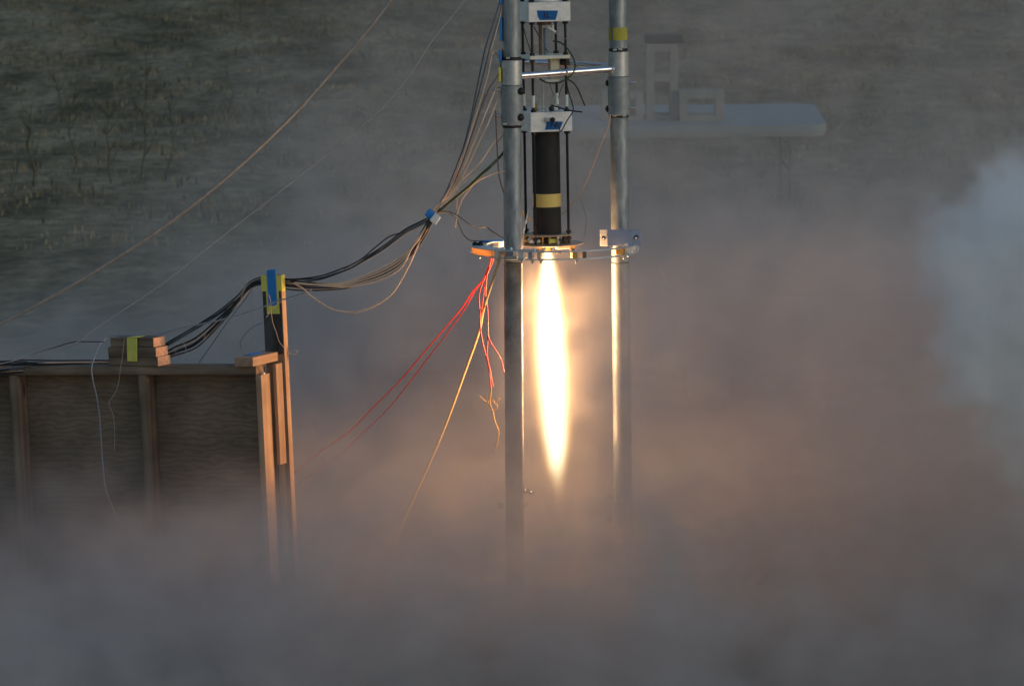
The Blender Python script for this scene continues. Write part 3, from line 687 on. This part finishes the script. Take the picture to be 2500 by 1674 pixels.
# loose ends beside the left pipe
lone('loose_cable', [(1232, 418), (1200, 426), (1164, 443), (1140, 470), (1126, 491), (1116, 522), (1111, 556)], -.22, 1.6, 'c_tan', 'loose tan cable curling down from the left pipe to a cut end')
lone('loose_cable', [(1150, 320), (1134, 365), (1122, 410), (1117, 460), (1114, 512)], -.24, 1.4, 'c_tan', 'straight loose tan cable end hanging above the blue taped tie')
lone('loose_cable', [(1210, 270), (1211, 300), (1213, 350), (1217, 416), (1222, 445), (1230, 472)], -.22, 1.5, 'brown', 'brown loose cable running down close beside the left pipe')
lone('black_wire', [(1060, 519), (1088, 515), (1107, 521), (1120, 528), (1144, 546), (1163, 556), (1187, 554.5), (1203, 566), (1236, 586)], [-.3, -.28, -.26, -.24, -.2, -.15, -.1, -.1, -.08], 1.2, 'rubber', 'upper black wire running wavily from the tie to behind the left pipe')
lone('black_wire', [(1060, 521), (1091, 518.5), (1107, 528), (1118, 544), (1130, 570), (1144, 585), (1160, 588), (1178, 589)], [-.3, -.26, -.2, -.15, -.1, 0, .06, .1], 1.2, 'rubber', 'lower black wire drooping from the tie onto the ring plate')
wb = [Q(1171, 590, .11), Q(1231, 584, .11)]
o = link('tape', box_me(.10, .05, .003, .001), M['blue'], None, Q(1200, 588, .12)); tagit(o, 'blue tape stuck on the back left of the ring plate', 'tape')

# steel guy cable and thin cord
lone('steel_cable', [(x * 1.0675, y * 1.0675) for x, y in ((960, -80), (895, 0), (858, 48), (820, 94), (770, 152), (700, 231), (620, 312), (540, 386), (450, 461), (350, 535), (250, 600), (130, 672), (0, 740), (-120, 795))], [-.6, -.6, -.62, -.64, -.66, -.7, -.74, -.78, -.82, -.86, -.9, -.95, -1.0, -1.05], 4.0, 'c_steel', 'thick weathered steel cable sagging across the upper left', 'steel cable', seg=10)
lone('guy_line', [(1150, -20), (1110, 32), (1055, 100), (1010, 170), (960, 235), (905, 290), (800, 375), (700, 455), (598, 534), (500, 610), (400, 690), (300, 757), (235, 800), (191, 834), (150, 846), (113, 856), (50, 876), (0, 888)], -.4, 1.35, 'c_grey', 'thin grey cord running below the thick steel cable', 'cord')
lone('guy_line', [(254, 834), (215, 834), (180, 835), (140, 846), (90, 862), (30, 884), (-20, 890)], .04, 1.3, 'c_black', 'dark cord joining the cables on the barrier left of the stacked blocks', 'cord')

# ------------------------------------------------------------------ red firing wires, strap
rw = empty('red_wires', Q(1197, 640, -.1), None, 'bunch of red firing wires hanging below the ring plate left of the pipe', 'wires')
def rc_(pts, Y, r, m='c_red', **k): return wpar(cable('wire', pts, Y, r, M[m], **k), rw)
rc_([(1203, 628), (1198, 640), (1185, 676), (1153, 712), (1127, 752), (1082, 805), (1028, 868), (975, 930), (912, 993), (850, 1055), (779, 1104), (725, 1149), (650, 1205)], [-.12, 1.4], 1.7)
rc_([(1201, 628), (1196, 642), (1180, 680), (1158, 712), (1136, 752), (1091, 814), (1046, 872), (984, 953), (939, 1006), (868, 1073), (814, 1122), (747, 1167), (670, 1220)], [-.12, 1.5], 1.4)
rc_([(1199, 628), (1194, 650), (1183, 678), (1174, 700), (1169, 725), (1171, 760), (1172, 792), (1177, 832), (1187, 872), (1195, 912), (1198, 948)], -.12, 1.7)
rc_([(1205, 628), (1200, 645), (1189, 670), (1186, 700), (1185, 725), (1190, 756), (1191, 814), (1189, 868), (1198, 912), (1203, 944)], -.13, 1.7)
rc_([(1202, 628), (1192, 660), (1185, 690), (1178, 740), (1172, 800), (1180, 850)], -.11, 1.2)
rc_([(1191, 800), (1193, 825), (1207, 850), (1216, 864), (1224, 880), (1231, 910)], -.13, 1.5)
fr = empty('frayed_strands', Q(1199, 948, -.12), None, 'frayed yellow strands at the end of the red wires', 'wire')
for pts, r in (([(1199, 944), (1194, 970), (1192, 985), (1198, 995), (1203, 1003), (1206, 1020), (1210, 1034), (1217, 1051), (1216, 1066), (1213, 1082), (1208, 1097)], 1.5),
               ([(1172, 966), (1178, 974), (1185, 979), (1192, 984), (1199, 995)], 1.0), ([(1200, 946), (1198, 966), (1197, 985), (1201, 997)], 1.0),
               ([(1214, 974), (1219, 972), (1218, 979), (1212, 980)], .7), ([(1213, 986), (1213, 995), (1207, 1001), (1202, 1004)], 1.1), ([(1204, 975), (1208, 984), (1213, 989)], .8),
               ([(1198, 955), (1191, 968), (1190, 978), (1195, 990)], .8)):
    wpar(cable('strand', pts, -.12, r, M['c_yel'], res=4), fr)
lone('guy_strap', [(1220, 622), (1216, 645), (1198, 698), (1180, 756), (1169, 810), (1136, 904), (1091, 1028), (1046, 1136), (1011, 1212), (988, 1262), (955, 1340), (930, 1400)], [-.27, -.25, -.2, -.12, -.03, .04, .08, .1, .1, .1, .1, .1], 3.4, 'rope', 'tan guy strap running from the ring plate down into the dust', 'strap', flat=.5)

# ------------------------------------------------------------------ timber barrier
PSI = math.radians(22)
b0 = Q(628, 915, -.02)
bar = empty('timber_barrier', b0, None, 'plywood barrier framed with weathered timber studs left of the flame', 'barrier')
Rb = Matrix.Rotation(-PSI, 3, 'Z') @ Matrix.Rotation(-.036, 3, 'Y')
bar.rotation_euler = Rb.to_euler()
def board(name, m, parent, p0, p1, w, t_, up_=(0, 0, 1), bevel=.0025, label=None, world=False):
    """board from p0 to p1 (centre line); w along 'side', t_ along up_"""
    p0, p1 = Vector(p0), Vector(p1); x = (p1 - p0); L = x.length; x.normalize()
    u = Vector(up_); y = u.cross(x).normalized(); u = x.cross(y).normalized()
    Mt = Matrix((x, y, u)).transposed()
    me = box_me(L, w, t_, bevel, jit=.0008)
    o = link(name, me, M[m], parent, (p0 + p1) / 2, Mt.to_euler())
    if label: o['label'] = label
    return o
LB = 1.6; DOWN = -.95
board('top_plate', 'wood', bar, (-LB, .0445, .019), (-.004, .0445, .019), .089, .038)
for u in (-1.160, -.552, -1.62):
    board('stud', 'wood', bar, (u + .019, .0445, DOWN), (u + .019, .0445, -.0005), .089, .038, up_=(1, 0, 0))
# end stud: lit side faces the flame
board('end_stud', 'wood_pale', bar, (-.006 + .010, .0445, DOWN), (-.006 + .010, .0445, -.0008), .089, .028, up_=(1, 0, 0), label='end stud lit orange by the flame')
board('plywood_panel', 'ply', bar, (-LB, .097, -.475), (-.02, .097, -.475), .014, .94, up_=(0, 0, 1), bevel=.001)
board('bottom_plate', 'wood', bar, (-LB, .0445, DOWN - .02), (.02, .0445, DOWN - .02), .089, .038)
# corner block running back on top of the plate
cb_ = board('corner_block', 'wood_pale', bar, (-.040, -.040, .0575), (-.026, .262, .0575), .086, .038, label='short board laid front to back over the corner')
box('tape_patch', M['blue'], bar, -.075, -.03, .03, .15, .0775, .079, .0004)
# uprights behind the corner
board('upright', 'wood_pale', bar, (-.002, .205, DOWN), (-.002, .205, .395), .038, .089, up_=(1, 0, 0), bevel=.002, label='taller upright post, black on its front face')
fp = board('painted_face', 'black_paint_gap_shade', bar, (-.003, .1845, .065), (-.003, .1845, .3949), .0015, .0855, up_=(1, 0, 0), bevel=.0004)
board('cleat', 'wood_pale', bar, (.038, .118, -.385), (.038, .118, .034), .062, .014, up_=(1, 0, 0), bevel=.0015)
board('gap_shade', 'black_paint_gap_shade', bar, (.034, .118, DOWN), (.034, .118, -.387), .06, .004, up_=(1, 0, 0), bevel=.0005)  # dark strip standing in for the shade inside the gap
box('metal_clip', M['white'], bar, .004, .016, .03, .045, -.018, .006, .002)
# tapes on the upright
yf = .1830
for (x0, x1, z0, z1, m, dy) in ((-.048, .0415, .330, .3955, 'yellow', 0), (-.028, .030, .235, .330, 'yellow', 0), (-.019, .021, .270, .418, 'blue', -.0022)):
    box('tape_strip', M[m], bar, x0, x1, yf + dy - .0012, yf + dy, z0, z1, .0004)
box('tape_strip', M['yellow'], bar, .0430, .0442, .1835, .220, .328, .3955, .0004)
box('tape_strip', M['blue'], bar, -.019, .021, .180, .227, .4165, .4178, .0004)
# stack of three short boards
stk = [(-.692, -.438, 0, .001, 'bottom short board of the taped stack on the barrier top'), (-.688, -.446, 1, -.004, 'middle short board of the taped stack on the barrier top'), (-.676, -.462, 2, .004, 'top short board of the taped stack on the barrier top')]
bpy.context.view_layer.update()
MW = bar.matrix_world.copy()
for u0, u1, k, dw, lb in stk:
    z = .0388 + k * .0392 + .019
    yaw = math.radians(-9 + k * 1.2)
    o = link('short_board', box_me(u1 - u0, .089, .0385, .003, jit=.001), M['wood'])
    o.matrix_world = MW @ Matrix.Translation(((u0 + u1) / 2, .045 + dw, z)) @ Matrix.Rotation(yaw, 4, 'Z')
    tagit(o, lb, 'board', 'short boards stacked on the barrier')
    if k < 3:
        e = link('lit_end_face', box_me(.0012, .0885, .038, .0004), M['lit_end'], o, ((u1 - u0) / 2 + .0010, 0, 0))
tpe = empty('yellow_tape', MW @ Vector((-.575, .0, .10)), None, 'yellow tape strip hanging down the front of the stacked boards', 'tape')
o = link('tape_strip', box_me(.050, .0012, .098, .0004, jit=.0012), M['yellow']); o.matrix_world = MW @ Matrix.Translation((-.568, -.0085, .108)) @ Matrix.Rotation(math.radians(-8), 4, 'Z') @ Matrix.Rotation(.03, 4, 'Y'); wpar(o, tpe)
o = link('tape_strip', box_me(.050, .085, .0012, .0004, jit=.0012), M['yellow']); o.matrix_world = MW @ Matrix.Translation((-.558, .040, .1585)) @ Matrix.Rotation(math.radians(-8), 4, 'Z'); wpar(o, tpe)

BYY = -.08
lone('pale_cable', [(760, 708), (741, 715), (700, 729), (683, 732), (642, 749), (581, 770), (512, 787), (444, 800), (393, 814), (342, 818), (280, 819), (253, 831), (236, 858), (224, 896), (227, 930), (236, 968), (243, 1019), (248, 1094), (252, 1150), (259, 1198), (280, 1250), (300, 1290)], [-.1, -.08, -.05, -.04, -.02, 0, .02, .05, .08, .1, .12, .12, .05, -.02, -.02, 0, .04, .06, .06, .06, .06, .06], 1.8, 'c_blue', 'pale blue-grey cable passing over the stacked boards and down the plywood')
lone('thin_string', [(304, 826), (300, 860), (294, 899), (290, 930), (283, 955), (272, 972), (266, 985), (271, 1000), (277, 1016), (280, 1060), (279, 1100)], .0, .55, 'c_grey', 'thin pale string hanging down the plywood below the taped boards', 'string')
lone('thin_string', [(653, 717), (658, 724), (661, 740), (662, 758), (666, 787), (675, 812), (682, 834), (699, 854), (715, 866), (726, 860), (721, 853), (709, 858)], .04, .6, 'c_tan', 'curly tan string hanging down the upright post', 'string')
lone('thin_string', [(690, 735), (675, 744), (662, 757), (650, 775)], .04, .6, 'c_tan', 'short tan string crossing the tape on the upright post', 'string')
lone('thin_wire', [(615, 705), (600, 728), (581, 752), (547, 797), (512, 848), (485, 886)], .05, .8, 'rubber', 'thin black wire slanting from the bundle down to the barrier top')
lone('thin_wire', [(640, 788), (622, 796), (605, 809), (592, 825), (586, 836), (589, 848)], .1, .6, 'rubber', 'thin dark wire curling down left of the upright post')
lone('thin_wire', [(600, 690), (594, 712), (588, 730)], .0, .6, 'c_grey', 'short stray wire below the bundle left of the post')
lone('thin_wire', [(424, 848), (432, 865), (440, 871), (450, 868), (454, 855), (450, 840), (442, 832)], .0, .6, 'c_grey', 'small wire loop right of the stacked boards')
lone('thin_wire', [(520, 795), (508, 806), (500, 816), (502, 828), (496, 822)], .0, .6, 'c_grey', 'tiny curled wire under the cable bundle')
for x in (0,): pass

# ------------------------------------------------------------------ flame
exec_flame = True
def build_expr_tools(tree):
    class E:
        def __init__(s, sock): s.s = sock
        @staticmethod
        def node(op, *a, clamp=False):
            nd = tree.nodes.new('ShaderNodeMath'); nd.operation = op; nd.use_clamp = clamp
            for i, v in enumerate(a):
                if isinstance(v, E): tree.links.new(v.s, nd.inputs[i])
                else: nd.inputs[i].default_value = float(v)
            return E(nd.outputs[0])
        def __add__(s, o): return E.node('ADD', s, o)
        __radd__ = __add__
        def __sub__(s, o): return E.node('SUBTRACT', s, o)
        def __rsub__(s, o): return E.node('SUBTRACT', o, s)
        def __mul__(s, o): return E.node('MULTIPLY', s, o)
        __rmul__ = __mul__
        def __truediv__(s, o): return E.node('DIVIDE', s, o)
    def ss(x, a, b):      # smoothstep a..b
        nd = tree.nodes.new('ShaderNodeMapRange'); nd.interpolation_type = 'SMOOTHSTEP'
        tree.links.new(x.s, nd.inputs[0])
        for i, v in ((1, a), (2, b), (3, 0.0), (4, 1.0)):
            if isinstance(v, E): tree.links.new(v.s, nd.inputs[i])
            else: nd.inputs[i].default_value = float(v)
        return E(nd.outputs[0])
    def vec(x, y, z):
        nd = tree.nodes.new('ShaderNodeCombineXYZ')
        for i, v in enumerate((x, y, z)):
            if isinstance(v, E): tree.links.new(v.s, nd.inputs[i])
            else: nd.inputs[i].default_value = float(v)
        return E(nd.outputs[0])
    def noise(v, scale, det=3, rough=.5):
        nd = tree.nodes.new('ShaderNodeTexNoise'); nd.inputs['Scale'].default_value = scale
        nd.inputs['Detail'].default_value = det; nd.inputs['Roughness'].default_value = rough
        tree.links.new(v.s, nd.inputs['Vector']); return E(nd.outputs[0])
    def curve(x, pts):
        nd = tree.nodes.new('ShaderNodeFloatCurve'); c = nd.mapping.curves[0]
        c.points[0].location = pts[0]; c.points[1].location = pts[-1]
        for q in pts[1:-1]: c.points.new(*q)
        nd.mapping.update(); tree.links.new(x.s, nd.inputs['Value']); return E(nd.outputs[0])
    return E, ss, vec, noise, curve

def volume_object(name, lo, hi, res, field, m):
    g = bpy.data.node_groups.new(name, 'GeometryNodeTree')
    g.interface.new_socket('Geometry', in_out='OUTPUT', socket_type='NodeSocketGeometry')
    out = g.nodes.new('NodeGroupOutput'); vc = g.nodes.new('GeometryNodeVolumeCube')
    vc.inputs['Min'].default_value = lo; vc.inputs['Max'].default_value = hi
    for i, ax in enumerate('XYZ'): vc.inputs['Resolution ' + ax].default_value = max(4, int((hi[i] - lo[i]) / res[i]))
    pos = g.nodes.new('GeometryNodeInputPosition'); sp = g.nodes.new('ShaderNodeSeparateXYZ'); g.links.new(pos.outputs[0], sp.inputs[0])
    T = build_expr_tools(g); E = T[0]
    d = field(T, E(sp.outputs[0]), E(sp.outputs[1]), E(sp.outputs[2]), E(pos.outputs[0]))
    g.links.new(d.s, vc.inputs['Density'])
    sm = g.nodes.new('GeometryNodeSetMaterial'); sm.inputs['Material'].default_value = m
    g.links.new(vc.outputs[0], sm.inputs[0]); g.links.new(sm.outputs[0], out.inputs[0])
    me = bpy.data.meshes.new(name); me.materials.append(m)
    o = bpy.data.objects.new(name, me); COL.objects.link(o)
    md = o.modifiers.new('field', 'NODES'); md.node_group = g
    return o

fl_top, fl_bot = Q(1336, 612, 0.0), Q(1361, 1185, 0.0)
FL = (fl_top - fl_bot).length
fax = (fl_bot - fl_top).normalized()
fm = bpy.data.materials.new('flame'); fm.use_nodes = True
n = fm.node_tree; n.nodes.clear()
PROF = [(0, .016), (.06, .025), (.21, .038), (.36, .048), (.5, .051), (.61, .050), (.75, .046), (.83, .041), (.91, .034), (1, .025)]
E, ss, vec, noise, curve = build_expr_tools(n)
tcn = n.nodes.new('ShaderNodeTexCoord'); spx = n.nodes.new('ShaderNodeSeparateXYZ'); n.links.new(tcn.outputs['Object'], spx.inputs[0])
fx_, fy_, fz_ = (E(spx.outputs[i]) for i in range(3))
t_ = fz_ * (-1.0 / FL)
rad_ = curve(t_, [(a_, r_ / .1) for a_, r_ in PROF]) * .1
wob_ = noise(vec(fx_, fy_, fz_ * .45), 16, 3, .6) - .5
wob2_ = noise(vec(fx_, fy_ + 3, fz_ * .5), 5, 2, .5) - .5
wob3_ = noise(vec(fx_, fy_, fz_ * .12), 55, 3, .6) - .5
wx_ = fx_ + wob_ * .024 + wob2_ * .03 * t_ + wob3_ * .012
dist_ = E.node('SQRT', wx_ * wx_ + fy_ * fy_)
dens_ = (1 - ss(dist_ / rad_, .20, 2.6)) * (1 - ss(t_ + wob2_ * .12 + wob_ * .06, .78, 1.26)) * ss(t_, -.005, .01)
o_ = n.nodes.new('ShaderNodeOutputMaterial'); em = n.nodes.new('ShaderNodeEmission')
cr_ = n.nodes.new('ShaderNodeValToRGB'); el = cr_.color_ramp.elements
el[0].position = 0.0; el[0].color = (1.0, 0.38, 0.07, 1); el[1].position = .7; el[1].color = (1.0, 0.86, 0.52, 1)
e2 = el.new(.38); e2.color = (1.0, 0.58, 0.15, 1)
n.links.new(dens_.s, cr_.inputs[0]); n.links.new(cr_.outputs[0], em.inputs[0])
str_ = E.node('POWER', dens_, 2.6) * 52.0
n.links.new(str_.s, em.inputs[1]); n.links.new(em.outputs[0], o_.inputs['Volume'])
fprof = [(.003, .004)] + [(float(np.interp(q, [p_[0] for p_ in PROF], [p_[1] for p_ in PROF])) * 2.6 + .016, -q * FL) for q in np.linspace(0, 1, 24)] + [(.05, -FL * 1.12), (.004, -FL * 1.22)]
flame = link('flame', lathe_me(fprof, 40), fm)
fm.cycles.volume_step_rate = 0.5
flame.location = fl_top
flame.rotation_euler = (-fax).to_track_quat('Z', 'Y').to_euler()
tagit(flame, 'bright white and yellow jet flame shooting down from the motor', 'flame', kind='thing')
FLAME_W = 68.0
for k, (f, w) in enumerate(((.05, .10), (.2, .2), (.35, .25), (.5, .22), (.65, .15), (.78, .08))):
    ld = bpy.data.lights.new('flame_light', 'POINT'); ld.energy = FLAME_W * w; ld.color = (1.0, 0.53, 0.225); ld.shadow_soft_size = .045
    lo_ = bpy.data.objects.new('flame_light', ld); COL.objects.link(lo_); lo_.location = fl_top + fax * FL * f

# ------------------------------------------------------------------ dust and smoke
def vol_mat(name, col, scale, aniso=0.0, absorb=None):
    m = bpy.data.materials.new(name); m.use_nodes = True; n = m.node_tree; n.nodes.clear()
    o = n.nodes.new('ShaderNodeOutputMaterial'); pv = n.nodes.new('ShaderNodeVolumePrincipled')
    at = n.nodes.new('ShaderNodeAttribute'); at.attribute_name = 'density'
    mu = n.nodes.new('ShaderNodeMath'); mu.operation = 'MULTIPLY'; mu.inputs[1].default_value = scale
    n.links.new(at.outputs['Fac'], mu.inputs[0])
    pv.inputs['Density Attribute'].default_value = ''
    n.links.new(mu.outputs[0], pv.inputs['Density']); pv.inputs['Color'].default_value = (*col, 1)
    pv.inputs['Anisotropy'].default_value = aniso
    n.links.new(pv.outputs[0], o.inputs['Volume']); return m
DUST = vol_mat('dust', (0.73, 0.678, 0.660), 1.0)
SMOKE = vol_mat('white smoke', (0.99, 0.993, 1.0), 1.0)
DUST.cycles.volume_step_rate = 2.0; SMOKE.cycles.volume_step_rate = 2.5
def dust_field(T, x, y, z, p):
    E, ss, vec, noise, curve = T
    n1 = noise(vec(x, y * .6, z), .7, 4, .55); n2 = noise(vec(x + 7 + z * .4, y * .7, z), 1.5, 5, .6)
    n4 = noise(vec(x * 1.1 - z * .5, y * .7 + 5, z * .8), 3.2, 4, .6)
    wob = (n1 - .5) * 1.6 + (n2 - .5) * .8
    fx = x - fl_top.x
    rr = E.node('SQRT', (fx * fx) + (y * y))
    fine = noise(vec(x, y * .8, z * 1.1) , 6.5, 4, .65)
    bil = ss(n2, .38, .62) * .55 + ss(n4, .38, .62) * .45               # large billows
    det = .20 + 1.6 * ss(fine, .36, .64)
    # far bank behind the stand, rising to the right
    top = .40 + (x + 2.7) * 1.03
    back = ss(top + wob * 1.2 - z, -.9, 1.3) * (.28 + .72 * ss(x + wob * .5, -2.3, -.3)) * ss(y + wob * .6, 1.3, 3.0) * (1 - ss(y, 5.0, 7.5))
    back = back * (.06 + 2.0 * bil) * det * (.33 + .67 * (1 - ss(z, .8, 2.0)))
    # low ground dust behind and round the stand
    n3 = noise(vec(x * .9 + 3, y, z * 1.1), 1.6, 5, .62) - .5
    lowtop = .50 - (1 - ss(x, -1.5, -.5)) * .13 + wob * .40 + n3 * .8 + ss(y, -.3, 3.0) * (.10 + .35 * ss(x, -2.0, -.4))
    low = ss(lowtop - z, -.35, .80) * ss(y, -4.7, -3.0) * (1 - ss(y, 5.0, 7.5))
    low = low * (.25 + 1.4 * bil) * det * (1 - .55 * (1 - ss(rr, .4, 1.5)) * ss(z, .30, .62))
    # dust drifting in front of the pipes, higher on the right
    ftop = 1.02 + ss(fx, -.5, .45) * .48 + ss(fx, .5, 2.2) * .25 - (1 - ss(fx, -1.3, -.35)) * .5
    front = ss(ftop + wob * .35 + (fine - .5) * .3 - z, -.12, .35) * ss(y, -2.7, -1.9) * (1 - ss(y, -1.2, -.7))
    front = front * (.3 + 1.2 * bil) * det
    # thin veil and lit core round the flame
    zz = E.node('ABSOLUTE', z - .95)
    glow = (1 - ss(rr - fx * .25 + (fine - .5) * .18, .04, .36)) * (1 - ss(zz + (n4 - .5) * .3, .15, .6)) * det
    side = ss(x, -4.2, -3.3) * (1 - ss(x, 3.5, 4.4)) * (1 - ss(z, 3.0, 3.8))
    return (back * .34 + low * 1.7 + front * (.55 + .45 * ss(fx, .0, .3)) + glow * .50) * side
def plume_field(T, x, y, z, p):
    E, ss, vec, noise, curve = T
    n1 = noise(vec(x, y, z * .9), 1.7, 6, .65); n2 = noise(vec(x + (n1 - .5) * .4, y, z + (n1 - .5) * .4), 6, 6, .68)
    d = E.node('SQRT', (x / .9) * (x / .9) + (y / .6) * (y / .6) + (z / .95) * (z / .95))
    e = 1 - ss(d + (n1 - .5) * 1.3 + (n2 - .5) * .95, .60, .70)
    return e * (.3 + 1.2 * ss(n2, .35, .65)) * 9.0 * (.35 + .65 * ss(z, -.8, .1))
import os
if not os.environ.get('NOVOL'):
    dust = volume_object('dust_cloud', (-4.2, -4.8, .02), (4.4, 7.7, 3.8), (.055, .08, .05), dust_field, DUST)
    tagit(dust, 'brown-grey dust cloud blown up from the ground round the stand', 'dust', kind='stuff')
    plume = volume_object('smoke_plume', (-1.2, -.85, -1.4), (1.2, .85, 1.4), (.035, .035, .035), plume_field, SMOKE)
    plume.location = Q(2730, 800, -3.3)
    tagit(plume, 'billowing pale blue-white smoke at the right edge', 'smoke', kind='stuff')
